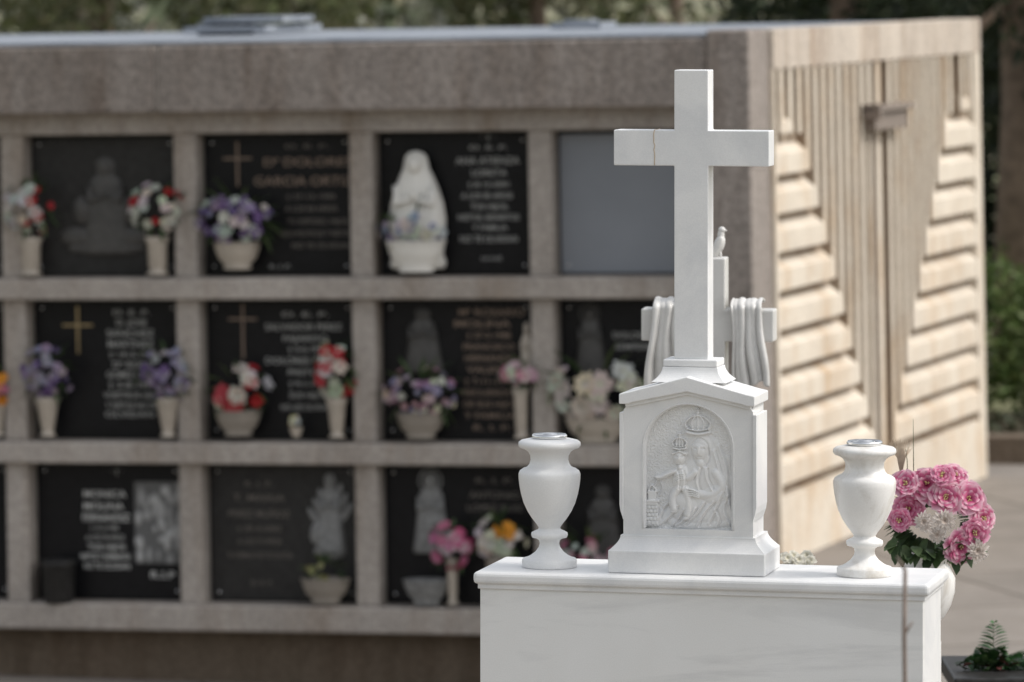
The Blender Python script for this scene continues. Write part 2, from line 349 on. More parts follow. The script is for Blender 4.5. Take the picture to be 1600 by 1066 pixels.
# bracket on side wall + conduit
mb=MB(); w=2.30
sb(.004,w-.25,2.80,.09,w+.55,2.83); sb(.004,w-.2,2.70,.06,w+.50,2.80); sb(.004,w-.25,2.76,.10,w-.2,2.84)
mb.tube([(SK*w+.01,w-.05,2.70),(SK*w+.012,w-.05,1.6),(SK*w+.01,w-.05,.7)],.008)
mb.build('wall_bracket',[M_rust],cb,bevel=.004)
mb=MB(); 
for (a,bq,w0,w1,z0,z1) in((95,232,2.2,3.3,.02,.05),(110,245,2.4,3.0,.07,.10),(90,150,2.5,2.9,.0,.07)):
    ua=fr(a,50)[0];ub=fr(bq,50)[0]; mb.box((ua,w0,3.245+z0),(ub,w1,3.245+z1))
mb.build('roof_vent_slabs',[M_roof],cb)
mb=MB(); ua=fr(640,50)[0]; mb.box((ua,3.2,3.245),(ua+.28,3.6,3.28)); mb.box((ua+.05,3.3,3.28),(ua+.2,3.5,3.295)); mb.build('roof_hatch',[M_roof],cb)
# ------------------------------------------------------------------ flowers
def frame_of(n):
    n=Vector(n).normalized(); a=n.orthogonal().normalized(); b=n.cross(a); return n,a,b
def blossom(mb,c,n,r,c0,c1,petals=7,layers=2,cup=.35,wid=.75,mat=0,tip=None,segs=3,lobe=0):
    n,a,b=frame_of(n); c=Vector(c); tip=tip or c1
    for L in range(layers):
        rr=r*(1-.27*L); cp=cup+.38*L; off=random.random()*6
        for k in range(petals):
            t=off+2*math.pi*k/petals+random.uniform(-.15,.15)
            d=(a*math.cos(t)+b*math.sin(t)); s=n.cross(d); R1=rr*random.uniform(.85,1.1)
            W=wid*2*math.pi*rr/petals*.62; tw=random.uniform(-.25,.25)
            vs=[];cs=[]
            for i in range(segs+1):
                q=i/segs; ww=W*(math.sin(math.pi*min(1,q*.78+.16)))**.8*(1 if i<segs else .6)
                for e in(-1,0,1):
                    out=R1*q*(1-(lobe if (e==0 and i==segs) else 0)); up=R1*cp*q*(1.3-.75*q*q)+ (random.uniform(-.07,.07)*r if i==segs else 0)
                    vs.append(c+d*out+n*(up+(abs(e))*ww*.25+e*ww*tw)+s*(e*ww))
                    f=min(1,q*1.1+.12*abs(e)); cc=[c0[j]*(1-f)+c1[j]*f for j in range(3)]
                    if i==segs or (abs(e) and q>.5): cc=[cc[j]*.35+tip[j]*.65 for j in range(3)]
                    cs.append(tuple(cc))
            fs=[(i*3+e,i*3+e+1,(i+1)*3+e+1,(i+1)*3+e) for i in range(segs) for e in range(2)]
            mb.add(vs,fs,cs,mat)
def leaf(mb,c,d,L,W,col,mat=1):
    d=Vector(d).normalized(); s=d.cross(Vector((0,0,1)));
    if s.length<.01: s=Vector((1,0,0))
    s=(s.normalized()+Vector((random.uniform(-.4,.4),)*3)).normalized(); n=s.cross(d); c=Vector(c); vs=[];cs=[]
    for i in range(5):
        q=i/4; w=W*math.sin(math.pi*(q*.9+.08)); p=c+d*(L*q)-n*(L*.25*q*q)
        for e in(-1,0,1): vs.append(p+s*(e*w)+n*(abs(e)*w*.25)); k=random.uniform(.8,1.2); cs.append(tuple(x*k for x in col))
    mb.add(vs,[(i*3+e,i*3+e+1,(i+1)*3+e+1,(i+1)*3+e) for i in range(4) for e in range(2)],cs,mat)
G=[(.05,.085,.03),(.07,.11,.045),(.04,.07,.03),(.09,.12,.05)]
def cluster(px,py,rx,ry,pal,n=26,r=9,w=.0,name='flower_bouquet',potf=None,leaves=30,petals=6):
    """artificial flowers on a niche shelf"""
    u,z=fr(px,py); mb=MB(); RX,RZ=pm(rx),pm(ry); RY=min(RX,.11)
    for k in range(n):
        t=random.uniform(0,2*math.pi); q=math.sqrt(random.random())*random.uniform(.85,1.12)
        dx,dz=math.cos(t)*q,math.sin(t)*q; dy=-math.sqrt(max(0,1-q*q))
        p=(u+dx*RX,w+dy*RY*.9,z+dz*RZ); c=pal[k%len(pal)]; c1=tuple(min(.9,x*random.uniform(.85,1.15)) for x in c)
        blossom(mb,p,(dx,dy-.3,dz+.2),pm(r)*random.uniform(.7,1.25),tuple(x*.72 for x in c),c1,petals,2,segs=2)
    for k in range(leaves):
        t=random.uniform(0,2*math.pi); d=Vector((math.cos(t),random.uniform(-.6,.3),math.sin(t)))
        leaf(mb,(u+d.x*RX*.6,w+d.y*RY*.5,z+d.z*RZ*.6),d,pm(rx)*random.uniform(.4,.85),.014,random.choice(G))
    if potf: potf(mb,u,w,z)
    mb.v=[tuple(BW(*p)) for p in mb.v]
    return mb.build(name,[M_petal,M_leaf,M_ceram,M_ceramD,M_whitec,M_chrome])
def cone(py0,py1,r0,r1,mat=2):
    def f(mb,u,w,z):
        zt=fr(600,py0)[1];zb=fr(600,py1)[1];a,b_=pm(r0),pm(r1);H=zt-zb
        mb.lathe([(b_*1.25,0),(b_*1.25,.03*H),(b_*.8,.12*H),(b_,.2*H),(a*.85,.8*H),(a*1.05,.93*H),(a*1.05,H),(a*.8,H)],(u,w,zb),20,mat,fold=.03,nf=8)
    return f
def bowl(py0,py1,r,mat=3,dx=0):
    def f(mb,u,w,z):
        zt=fr(600,py0)[1];zb=fr(600,py1)[1];a=pm(r);H=zt-zb
        mb.lathe([(a*.6,0),(a*.62,.06*H),(a*.55,.14*H),(a*.82,.4*H),(a*.98,.75*H),(a*1.0,.92*H),(a*1.05,.95*H),(a*1.05,H),(a*.9,H),(a*.8,.8*H)],(u+pm(dx),w,zb),24,mat,sy=min(1,.085/a))
    return f
WH=(.66,.66,.60);RD=(.48,.03,.035);PU=(.20,.13,.30);LI=(.36,.31,.43);PK=(.62,.22,.34);LP=(.60,.44,.46);BL=(.30,.36,.50);CR=(.72,.69,.58);OR=(.80,.36,.04);YE=(.7,.6,.3)
cluster(60,322,42,42,[WH,CR,WH,RD,WH],30,9,potf=cone(368,428,18,14)); cluster(258,325,42,38,[WH,CR,WH,RD,WH],30,9,potf=cone(368,428,18,14))
cluster(383,342,66,38,[PU,LI,WH,WH,PU],54,9,potf=bowl(378,420,36,2))
cluster(664,356,58,24,[BL,WH,WH,WH,LI],40,8,w=-.02,potf=bowl(376,425,46,4),leaves=14)
cluster(82,578,42,46,[LI,LI,PU,(.42,.38,.42)],42,7,potf=cone(622,684,19,10)); cluster(270,580,42,46,[LI,LI,PU,(.42,.38,.42)],42,7,potf=cone(622,684,19,10))
cluster(380,608,44,36,[RD,WH,(.6,.08,.1),WH,RD,CR],24,12,potf=bowl(642,682,36)); cluster(534,575,32,42,[(.6,.06,.08),WH,RD,CR],22,12,potf=cone(622,684,16,10))
cluster(665,615,58,38,[LP,LI,(.42,.25,.32),CR],54,7,potf=bowl(645,685,38)); cluster(822,583,28,18,[LP,PK,CR],16,9,potf=cone(605,684,12,9))
cluster(942,612,74,46,[CR,CR,(.76,.74,.66)],24,18,potf=bowl(652,690,50,2),leaves=28,petals=8)
cluster(4,600,18,36,[PK,OR],12,10,potf=cone(630,684,12,8))
cluster(712,850,34,36,[PK,LP,(.55,.1,.22),PK],24,10,w=-.02,potf=cone(870,942,10,7))
cluster(785,838,42,30,[WH,CR,CR],24,10,w=-.02,potf=bowl(866,942,20)); cluster(798,826,12,12,[OR],6,11,w=-.09,potf=None,leaves=2)
cluster(925,862,50,22,[LP,WH,PK],24,8,potf=bowl(885,942,30))
cluster(512,892,32,20,[(.35,.32,.15),(.25,.25,.1)],8,7,potf=bowl(905,944,38),leaves=26,name='potted_plant')
cluster(470,660,10,10,[YE,WH],6,6,potf=bowl(668,684,10,2),leaves=4)
def solo(name,px,f,mats):
    mb=MB(); u,z=fr(px,900); f(mb,u,-.0,z); mb.v=[tuple(BW(*p)) for p in mb.v]; mb.build(name,mats)
solo('silver_bowl',670,bowl(905,944,36,0),[M_reliefL])
def darkpot(mb,u,w,z):
    zb=.451; mb.lathe([(.07,0),(.075,.01),(.08,.18),(.09,.19),(.09,.21),(.075,.21),(.07,.15)],(u,w,zb),20,0)
solo('dark_flower_pot',95,darkpot,[M_granite2])
figure(662,236,420,92,M_whitec,dep=.06,name='virgin_mary_statue',w0=.03,own=True,hood=True)
figure(829,505,600,24,M_ceram,dep=.02,name='small_saint_statue',w0=.05,own=True)
# ------------------------------------------------------------------ main tomb
TR=R(-13); XL,YL,ZL=-.0634,10.2,2.38
tb=empty('marble_cross_tomb',(XL,YL,ZL),(0,0,TR))
mb=MB(); mb.box((-.012,-.014,-.024),(.903,.262,0)); mb.build('ledge',[M_marble],tb,bevel=.008)
mb=MB(); mb.box((-.004,-.005,-.034),(.894,.25,-.022)); mb.build('ledge_moulding',[M_marble],tb,bevel=.002)
mb=MB(); mb.box((0,0,-1.75),(.889,.022,-.033)); mb.build('front_panel',[M_marbleV],tb,bevel=.0012)
mb=MB(); mb.box((.864,.0225,-1.75),(.8885,.245,-.033)); mb.box((.001,.0225,-1.75),(.025,.245,-.033)); mb.box((.0255,.22,-1.75),(.8635,.244,-.033)); mb.build('side_panels',[M_marble],tb,bevel=.0012)
PC=.412
def tbox(name,w,d0,d1,h0,h1,bev=.002,mat=None,du=0):
    mb=MB(); mb.box((PC+du-w/2,d0,h0),(PC+du+w/2,d1,h1)); return mb.build(name,[mat or M_marble],tb,bevel=bev)
tbox('plinth_lower',.317,.03,.20,.0005,.046,.003)
def frustum(name,w0,w1,a0,a1,b0,b1,h0,h1,steps=8,curve=lambda t:t,bev=.0):
    mb=MB(); vs=[];n=steps+1
    for i in range(n):
        t=i/steps; c=curve(t); w=w0+(w1-w0)*c; a=a0+(a1-a0)*c; b_=b0+(b1-b0)*c; h=h0+(h1-h0)*t
        vs+=[(PC-w/2,a,h),(PC+w/2,a,h),(PC+w/2,b_,h),(PC-w/2,b_,h)]
    fs=[(i*4+k,i*4+(k+1)%4,(i+1)*4+(k+1)%4,(i+1)*4+k) for i in range(steps) for k in range(4)]+[(3,2,1,0),tuple(4*steps+k for k in range(4))]
    mb.add(vs,fs,smooth=False); return mb.build(name,[M_marble],tb,bevel=bev)
frustum('plinth_slope',.313,.272,.032,.046,.198,.184,.0455,.0745,8,lambda t:math.sin(t*math.pi/2)**1.0)
BF=.050; BW_=.262
tbox('pedestal_body',BW_-.004,BF+.0175,.178,.0740,.350,.001)
mb=MB(); rA=.089; hs=.247; hb=.088; n=24
inner=[(-rA,hb)]+[(-rA,hb+(hs-hb)*k/6) for k in range(1,6)]+[(-rA*math.cos(math.pi*k/n),hs+rA*math.sin(math.pi*k/n)) for k in range(n+1)]+[(rA,hs-(hs-hb)*k/6) for k in range(1,6)]+[(rA,hb)]
hw=BW_/2; top=lambda x: .3605-.024*abs(x)/hw
outer=[]
for x,h in inner:
    if h<=hs+1e-6: outer.append((math.copysign(hw,x),h))
    else:
        ang=math.atan2(h-hs,x); dx,dh=math.cos(ang),math.sin(ang)
        tt=min(hw/abs(dx) if abs(dx)>1e-6 else 9,9); hx=dx*tt; hh=hs+dh*tt
        if hh>top(hx):
            lo,hi=0,tt
            for _ in range(40):
                m=(lo+hi)/2
                if hs+dh*m>top(dx*m): hi=m
                else: lo=m
            hx=dx*lo; hh=hs+dh*lo
        outer.append((hx,hh))
N=len(inner)
vs=[(PC+x,BF,h) for x,h in inner]+[(PC+x,BF,h) for x,h in outer]+[(PC+x*.965,BF+.006,hb+(h-hb)*.985+.002) for x,h in inner]+[(PC+x*.965,BF+.020,hb+(h-hb)*.985+.002) for x,h in inner]+[(PC+x,BF+.018,h) for x,h in outer]
fs=[]
for i in range(N-1):
    fs.append((N+i,i,i+1,N+i+1)[::-1]); fs.append((i,2*N+i,2*N+i+1,i+1)[::-1]); fs.append((2*N+i,3*N+i,3*N+i+1,2*N+i+1)[::-1]); fs.append((N+i,N+i+1,4*N+i+1,4*N+i)[::-1])
mb.add(vs,fs,smooth=False); mb.box((PC-hw,BF,.0740),(PC+hw,BF+.0175,hb))
mb.build('arched_front',[M_marble],tb,recalc=True)
mb=MB(); mb.tube([(PC+x*1.03,BF,hb+(h-hb)*1.006) for x,h in inner],.0016); mb.build('arch_bead',[M_marble],tb)
for s in(-1,1):
    mb=MB(); e=PC+s*hw
    poly=[(0,.318),(s*.0075,.318),(s*.0075,.135),(s*.0055,.122),(s*.002,.112),(0,.105)]
    if s<0: poly=poly[::-1]
    mb.prism([(e+x,h) for x,h in poly],BF-.004,.165); mb.build('side_scroll',[M_marble],tb,bevel=.0012,recalc=True)
mb=MB(); poly=[(-.137,.336),(-.137,.356),(-.118,.360),(0,.392),(.118,.360),(.137,.356),(.137,.336),(.119,.336),(.112,.339),(0,.3625),(-.112,.339),(-.119,.336)]
mb.prism([(PC+x,h) for x,h in poly],BF-.016,.186); mb.build('pediment',[M_marble],tb,bevel=.0022,recalc=True)
mb=MB(); poly=[(-.126,.3302),(-.126,.3362),(-.114,.3392),(0,.3632),(.114,.3392),(.126,.3362),(.126,.3302),(.118,.3302),(0,.3558),(-.118,.3302)]
mb.prism([(PC+x,h) for x,h in poly],BF-.007,BF+.01); mb.build('pediment_fillet',[M_marble],tb,bevel=.001,recalc=True)
frustum('cross_foot_flare',.152,.112,.052,.070,.168,.150,.379,.4085,8,lambda t:1-(1-t)**2*1.0,.0015)
tbox('cross_foot',.110,.071,.149,.4087,.4235,.003)
cw=.0345; ct=.999; a0,a1=.808,.879; aw=.1575
poly=[(-cw,.4230),(cw,.4230),(cw,a0),(aw,a0),(aw,a1),(cw,a1),(cw,ct),(-cw,ct),(-cw,a1),(-aw,a1),(-aw,a0),(-cw,a0)]
mb=MB(); mb.prism([(PC+x,h) for x,h in poly],.082,.138); mb.build('cross',[M_marble],tb,bevel=.0022,recalc=True)
mb=MB(); pts=[(PC-.0745+random.uniform(-.0016,.0016),.0819,a0+.001+(a1-a0-.002)*k/9) for k in range(10)]; mb.tube(pts,.0010); mb.tube([(PC-.0745,.082,a1),(PC-.075,.138,a1)],.0010); mb.build('cross_crack',[M_crack],tb)
# carved relief as a height field
NX,NY=330,460
gx=np.linspace(1008,1156,NX); gy=np.linspace(834,624,NY); PX,PY=np.meshgrid(gx,gy)
Hf=np.zeros_like(PX)
spn=rng.random((NY,NX)); 
def blur(a,k=1):
    for _ in range(k):
        a=(a+np.roll(a,1,0)+np.roll(a,-1,0)+np.roll(a,1,1)+np.roll(a,-1,1))/5
    return a
Hf+= (blur(spn,4)-.5)*4.4+.7
def E(cx,cy,rx,ry,h,rot=0,base=0):
    global Hf
    c,s=math.cos(R(rot)),math.sin(R(rot)); dx=PX-cx;dy=PY-cy; a=(dx*c+dy*s)/rx;b_=(-dx*s+dy*c)/ry; q=1-a*a-b_*b_
    Hf=np.where(q>0,np.maximum(Hf,base+h*np.sqrt(np.clip(q,0,1))),Hf)
def dist(pts):
    D=np.full_like(PX,1e9)
    for (x0,y0),(x1,y1) in zip(pts[:-1],pts[1:]):
        L2=(x1-x0)**2+(y1-y0)**2+1e-9; t=np.clip(((PX-x0)*(x1-x0)+(PY-y0)*(y1-y0))/L2,0,1)
        D=np.minimum(D,np.hypot(PX-x0-t*(x1-x0),PY-y0-t*(y1-y0)))
    return D
def cr(pts,n=6):
    P=[pts[0]]+list(pts)+[pts[-1]];o=[]
    for i in range(1,len(P)-2):
        for k in range(n):
            t=k/n;p0,p1,p2,p3=[np.array(P[i+j],float) for j in(-1,0,1,2)]
            o.append(tuple(.5*((2*p1)+(-p0+p2)*t+(2*p0-5*p1+4*p2-p3)*t*t+(-p0+3*p1-3*p2+p3)*t**3)))
    o.append(tuple(pts[-1])); return o
def TU(pts,r,h,base=0,sm=True):
    global Hf
    D=dist(cr(pts) if sm else pts); q=1-(D/r)**2
    Hf=np.where(q>0,np.maximum(Hf,base+h*np.sqrt(np.clip(q,0,1))),Hf)
def RB(pts,r,h):
    global Hf
    Hf=Hf+h*np.exp(-(dist(cr(pts))/r)**2)
E(1122,742,26,52,4.2,-14); E(1104,712,25,34,3.6,-8); E(1100,755,34,40,5); E(1098,797,52,30,5.0,-4); E(1128,795,24,32,4.6,-12)
TU([(1122,695),(1132,716),(1143,722),(1136,742)],6,2.6); TU([(1118,730),(1134,745),(1146,760),(1148,790)],9,4.2)
E(1122,776,26,17,7.2,-12); E(1078,792,26,18,6.6,20)
TU([(1040,808),(1060,822),(1100,824),(1146,818)],7,3.4); TU([(1032,820),(1050,808),(1064,790)],9,3.8)
for p in ([(1128,700),(1140,735),(1143,780),(1150,812)],[(1120,708),(1130,745),(1128,770)],[(1134,772),(1124,795),(1112,822)],[(1142,778),(1136,800),(1146,824)],[(1120,788),(1104,806),(1094,826)],[(1104,790),(1092,808),(1074,824)],[(1092,798),(1082,812),(1060,826)],[(1062,796),(1050,812),(1038,824)],[(1074,800),(1062,818),(1052,828)],[(1098,735),(1094,756),(1100,778)],[(1108,736),(1110,752),(1118,768)],[(1090,738),(1086,752)],[(1132,752),(1142,768),(1144,790)],[(1122,800),(1128,815),(1124,828)],[(1050,790),(1040,800),(1034,815)]):
    RB(p,2.0,1.9); RB([(x+3.4,y+.8) for x,y in p],1.6,-2.0)
E(1101,703,17.5,23,6.2); E(1098,708,11.5,16,8.6); E(1099,727,7,9,6.4)
RB([(1087,697),(1096,688),(1110,696),(1113,715)],1.3,-1.6); RB([(1085,705),(1087,718),(1092,728)],1.2,-1.7); RB([(1112,704),(1114,720),(1108,732)],1.4,-1.9)
RB([(1098,702),(1097,711)],1.4,1.5); RB([(1090.5,704.5),(1095,704.5)],1.0,-1.8); RB([(1101,704.5),(1106,704.5)],1.0,-1.8); RB([(1095,717),(1101,717)],.9,-1.7); RB([(1090,701),(1096,700.5)],.8,.6); RB([(1101,700.5),(1107,701)],.8,.6)
TU([(1124,742),(1134,762),(1118,776),(1098,776)],8,8); TU([(1092,742),(1082,750),(1074,752)],6.5,8)
for k in range(4): TU([(1098,773+k*2.6),(1088,769+k*3),(1079,768+k*3.2)],1.7,9.6); TU([(1075,744+k*2.8),(1067,745+k*3),(1062,748+k*3)],1.5,9.8)
E(1069,751,13,22,8.6,8); E(1067,720,10,12.5,9.6); E(1068,735,5,6,8.6)
RB([(1067,717),(1066.3,722)],1.1,1.3); RB([(1061,717.5),(1064.5,717.5)],.9,-1.6); RB([(1069,717.5),(1072.5,717.5)],.9,-1.6); RB([(1064,727),(1069,727)],.8,-1.4)
for t in range(-4,5): E(1067+t*2.5,709.5+abs(t)*1.0,1.9,2.2,10)
TU([(1060,741),(1050,745),(1040,750),(1033,751)],4.2,8.2); E(1031,751,3.6,3,8.4)
TU([(1066,766),(1056,782),(1058,800)],6.6,8.4); TU([(1076,768),(1082,788),(1079,808)],6.6,8.8); E(1077,814,6.5,4,8.4,-15); E(1057,804,6,3.6,8.0,-15)
for p in ([(1062,738),(1066,752),(1064,768)],[(1072,740),(1075,754),(1072,770)]): RB(p,1.4,1.1); RB([(x+2.6,y) for x,y in p],1.2,-1.4)
TU([(1033,753),(1027,766),(1022,776)],1.3,4); TU([(1035,753),(1040,768),(1036,780)],1.3,4)
def crown(cx,cy,w,h):
    E(cx,cy-h*.30,w*.5,h*.52,4.8)
    TU([(cx-w*.5,cy+h*.3),(cx,cy+h*.42),(cx+w*.5,cy+h*.3)],h*.13,8.6)
    TU([(cx-w*.5,cy+h*.08),(cx,cy+h*.2),(cx+w*.5,cy+h*.08)],h*.06,8.0)
    for k in(-1,-.5,0,.5,1):
        TU([(cx+k*w*.5,cy+h*.1),(cx+k*w*.58,cy-h*.28),(cx+k*w*.30,cy-h*.68),(cx,cy-h*.82)],h*.055+.5,7.0)
        E(cx+k*w*.5,cy-.02*h,1.7,1.9,8.6)
    E(cx,cy-h*.95,h*.12+.6,h*.12+.6,8.0)
    TU([(cx,cy-h*1.28),(cx,cy-h*.9)],1.1,6.5,sm=False); TU([(cx-2.6,cy-h*1.14),(cx+2.6,cy-h*1.14)],1.0,6.5,sm=False)
crown(1096,672,34,24); crown(1067,700,19,15)
def RECT(x0,x1,y0,y1,h):
    global Hf
    Hf=np.where((PX>x0)&(PX<x1)&(PY>y0)&(PY<y1),np.maximum(Hf,h),Hf)
RECT(1014,1033,790,827,6.5); RECT(1012.5,1035,786,790,7.6); RECT(1017,1030,772,786,5.2)
for y in range(795,827,6):
    for x in range(1016,1032,6): Hf=np.where((np.abs(PX-x-((y//6)%2)*3)<.6)&(PY>y)&(PY<y+6),Hf-1.4,Hf)
    Hf=np.where((PX>1014)&(PX<1033)&(np.abs(PY-y)<.6),Hf-1.4,Hf)
TU([(1016,776),(1023,764),(1031,774)],1.6,4.5)
Hf=blur(Hf,2)
mb=MB(); U=(gx-1082)/779.; Hh=(900-gy)/787.
vs=[(PC+U[i],BF+.0178-.0012-.00155*Hf[j,i],Hh[j]) for j in range(NY) for i in range(NX)]
fs=[(j*NX+i,j*NX+i+1,(j+1)*NX+i+1,(j+1)*NX+i) for j in range(NY-1) for i in range(NX-1)]
mb.add(vs,fs)
rel=mb.build('madonna_relief',[M_marble],tb)
# ------------------------------------------------------------------ urns
def urn(u,mat,nm='marble_urn'):
    P=[(43,0),(43.5,2),(43.5,11),(41.5,13.5),(36,15),(30,18),(22,24),(17,31),(15.5,37),(16.5,42),(21,45),(27.5,46.5),(29,50),(28.5,54),(24,56.5),(18,59),(17,62),(21,68),(28,77),(35,88),(41,101),(45,115),(47.5,128),(48.8,139),(49,147),(47,152),(42,155.5),(36,157.5),(32,162),(30,169),(30.5,176),(34,182),(40,186),(47,188.5),(49.5,192),(49,197),(45,200),(36,202),(28,203)]
    s=1/788.; p=Matrix.Rotation(TR,3,'Z')@Vector((u,.105,0)); e=empty(nm,(XL+p.x,YL+p.y,ZL+.0005))
    mb=MB(); mb.lathe([(r*s,z*s) for r,z in P],(0,0,0),64); mb.build('vase_body',[mat],e)
    mb=MB(); mb.lathe([(27*s,203.2*s),(28*s,205*s),(28*s,208*s),(26*s,210*s),(24*s,208.5*s),(12*s,209*s),(11*s,211*s),(5*s,211.5*s)],(0,0,0),48); mb.build('metal_lid',[M_chrome],e)
urn(.118,M_marble); urn(.757,M_marbleU)
# ------------------------------------------------------------------ second tomb behind with draped cross and dove
t2=empty('draped_cross_tomb',((1108-800)*12/8000,12,0),(0,0,R(-9)))
Z2=lambda py:3.6-(py+64)*12/8000; P2=lambda d:d*12/8000
mb=MB(); hw2=P2(28); poly=[(-hw2,Z2(800)),(hw2,Z2(800)),(hw2,Z2(532)),(P2(104),Z2(532)),(P2(104),Z2(482)),(hw2,Z2(482)),(hw2,Z2(402)),(-hw2,Z2(402)),(-hw2,Z2(482)),(-P2(104),Z2(482)),(-P2(104),Z2(532)),(-hw2,Z2(532))]
mb.prism(poly,-.035,.035); mb.build('cross',[M_marbleB],t2,bevel=.004,recalc=True)
mb=MB()
for a,bq,c0,c1 in((.13,.10,2.04,2.135),(.105,.08,2.137,2.5),(.12,.09,2.502,2.53)): mb.box((-a,-bq,c0),(a,bq,c1))
mb.build('pedestal',[M_marbleB],t2,bevel=.004)
mb=MB(); mb.box((-.45,-.25,1.98),(.30,.35,2.039)); mb.box((-.42,-.22,.64),(.27,.32,1.979)); mb.build('tomb_base',[M_marbleB],t2,bevel=.004)
def drape(x0,x1,xb0,xb1,ztop,zbot,nf,ph):
    mb=MB(); na,nb=60,44; vs=[]
    for j in range(nb+1):
        t=j/nb
        for i in range(na+1):
            a=i/na; fold=.62*math.sin(a*math.pi*2*nf+ph+.9*math.sin(t*2.4))+.38*math.sin(a*math.pi*2*(nf*1.7)+2*ph-.7*t); amp=.003+.009*min(1,t*1.3)
            if t<.14:
                q=t/.14; y=.042-.084*q; z=ztop+.009*math.sin(q*math.pi)+.003*fold; xx=x0+(x1-x0)*a
            else:
                q=(t-.14)/.86; y=-.042-.006-amp*(fold*.9+.6); z=ztop-(ztop-zbot)*q*(.93+.10*math.sin(a*4.2+ph)+.02*fold); s=q**.9; xx=(x0+(x1-x0)*a)*(1-s)+(xb0+(xb1-xb0)*a)*s+.003*math.sin(q*6+a*3)
            vs.append((xx,y,z))
    fs=[(j*(na+1)+i,j*(na+1)+i+1,(j+1)*(na+1)+i+1,(j+1)*(na+1)+i) for j in range(nb) for i in range(na)]
    mb.add(vs,fs); o=mb.build('drapery',[M_marbleB],t2); m=o.modifiers.new('s','SOLIDIFY'); m.thickness=.005; return o
drape(P2(-82),P2(-46),P2(-94),P2(-44),Z2(475),Z2(608),2.0,.4); drape(P2(36),P2(84),P2(44),P2(96),Z2(475),Z2(616),3.0,1.5)
mb=MB(); na,nb=30,10
vs=[(P2(-55)+P2(110)*i/na,.045+.006*math.sin(j*1.6),Z2(478)-P2(34)*math.sin(math.pi*i/na)-P2(26)*j/nb*(.6+.6*math.sin(math.pi*i/na))) for j in range(nb+1) for i in range(na+1)]
mb.add(vs,[(j*(na+1)+i,j*(na+1)+i+1,(j+1)*(na+1)+i+1,(j+1)*(na+1)+i) for j in range(nb) for i in range(na)]); mb.build('drapery_swag',[M_marbleB],t2)
dv=MB(); bx,bz=P2(16),Z2(402)
dv.ell((bx,0,bz+.030),(.013,.013,.024),rot=(0,R(18),0),seg=20); dv.ell((bx+.004,0,bz+.052),(.0085,.008,.014),seg=16); dv.ell((bx+.006,0,bz+.064),(.0088,.0078,.0082),seg=16)
dv.tube([(bx+.012,0,bz+.064),(bx+.020,0,bz+.0615)],[.0032,.0005]); dv.tube([(bx-.004,0,bz+.018),(bx-.012,0,bz+.002),(bx-.018,0,bz-.012)],[.010,.008,.006])
for s in(-1,1): dv.ell((bx-.003,s*.011,bz+.028),(.009,.004,.023),rot=(0,R(24),0),seg=16); dv.tube([(bx+.003,s*.005,bz+.012),(bx+.004,s*.006,bz)],.0025)
o=dv.build('dove',[M_marbleB],t2)
m=o.modifiers.new('r','REMESH'); m.mode='VOXEL'; m.voxel_size=.0014; m.use_smooth_shade=True
m=o.modifiers.new('s','SMOOTH'); m.iterations=3
# white flowers behind ledge
mb=MB()
for k in range(16):
    px=1224+random.uniform(0,44); py=876+random.uniform(-8,16); D=11.3
    blossom(mb,((px-800)*D/8000,D+random.uniform(-.02,.02),3.6-(py+64)*D/8000),(random.uniform(-.5,.5),-1,.6),.014,(.7,.66,.5),(.8,.78,.7),6,2)
for k in range(14): leaf(mb,((1245-800)*D/8000,D,2.23),(random.uniform(-1,1),random.uniform(-.5,.5),.3),.04,.008,G[0])
mb.tube([(.63,11.3,.64),(.63,11.3,1.5),(.628,11.3,2.24)],[.004,.004,.003],1,(.06,.09,.03))
mb.lathe([(.06,0),(.07,.02),(.08,.5),(.1,1.4),(.11,1.45),(.09,1.45)],(.63,11.3,.64),24,2)
mb.build('white_flower_arrangement',[M_petal,M_leaf,M_marbleB])
# ------------------------------------------------------------------ pink bouquet in stone pot
D=11.0; W3=lambda px,py,dy=0:((px-800)*D/8000,D+dy,3.6-(py+64)*D/8000)
e=empty('pink_flower_bouquet',W3(1444,985)); ex=Vector(e.location)
mb=MB()
PKs=[(1446,756,.044),(1412,752,.034),(1488,744,.034),(1420,794,.040),(1510,778,.044),(1530,806,.034),(1474,774,.040),(1494,848,.042),(1404,808,.030),(1468,740,.028),(1516,826,.036)]
def Lp(p): return tuple(Vector(p)-ex)
cc=Vector(W3(1462,835,.06))
for px,py,r in PKs:
    p=Vector(W3(px,py,random.uniform(-.07,-.01))); n=(p-cc); n.y-=.10; n+=Vector([random.uniform(-.035,.035) for _ in range(3)])
    blossom(mb,Lp(p),n,r,(.42,.015,.12),(.76,.24,.40),7,3,.22,1.05,tip=random.choice([(.88,.72,.76),(.82,.52,.62),(.88,.78,.78)]),segs=6,lobe=.12)
    for k in range(9): mb.ell(Lp(p+n.normalized()*.010+Vector((random.uniform(-1,1),random.uniform(-1,1),random.uniform(-1,1)))*.005),(.0018,)*3,0,(.72,.62,.3),6)
for px,py,r in((1470,806,.026),(1438,808,.024),(1520,852,.026),(1458,828,.020)):
    p=Vector(W3(px,py,-.10)); n=(p-cc); n.y-=.1
    blossom(mb,Lp(p),n,r,(.50,.38,.30),(.70,.62,.56),18,5,.22,.75,tip=(.76,.72,.68),segs=4)
for k in range(170):
    t=random.uniform(0,2*math.pi); d=Vector((math.cos(t),random.uniform(-1,.4),math.sin(t)*.8))
    leaf(mb,Lp(cc+Vector((d.x*.055,-.02+d.y*.02,d.z*.045+.02))),d,random.uniform(.035,.062),.010,random.choice(G[:3]))
for k in range(34):
    p=Vector(W3(1394+k*4.0,846+random.uniform(-10,18),-.05)); leaf(mb,Lp(p),(random.uniform(-.6,.6),-.5,random.uniform(-.8,.2)),.045,.013,random.choice(G[:3]))
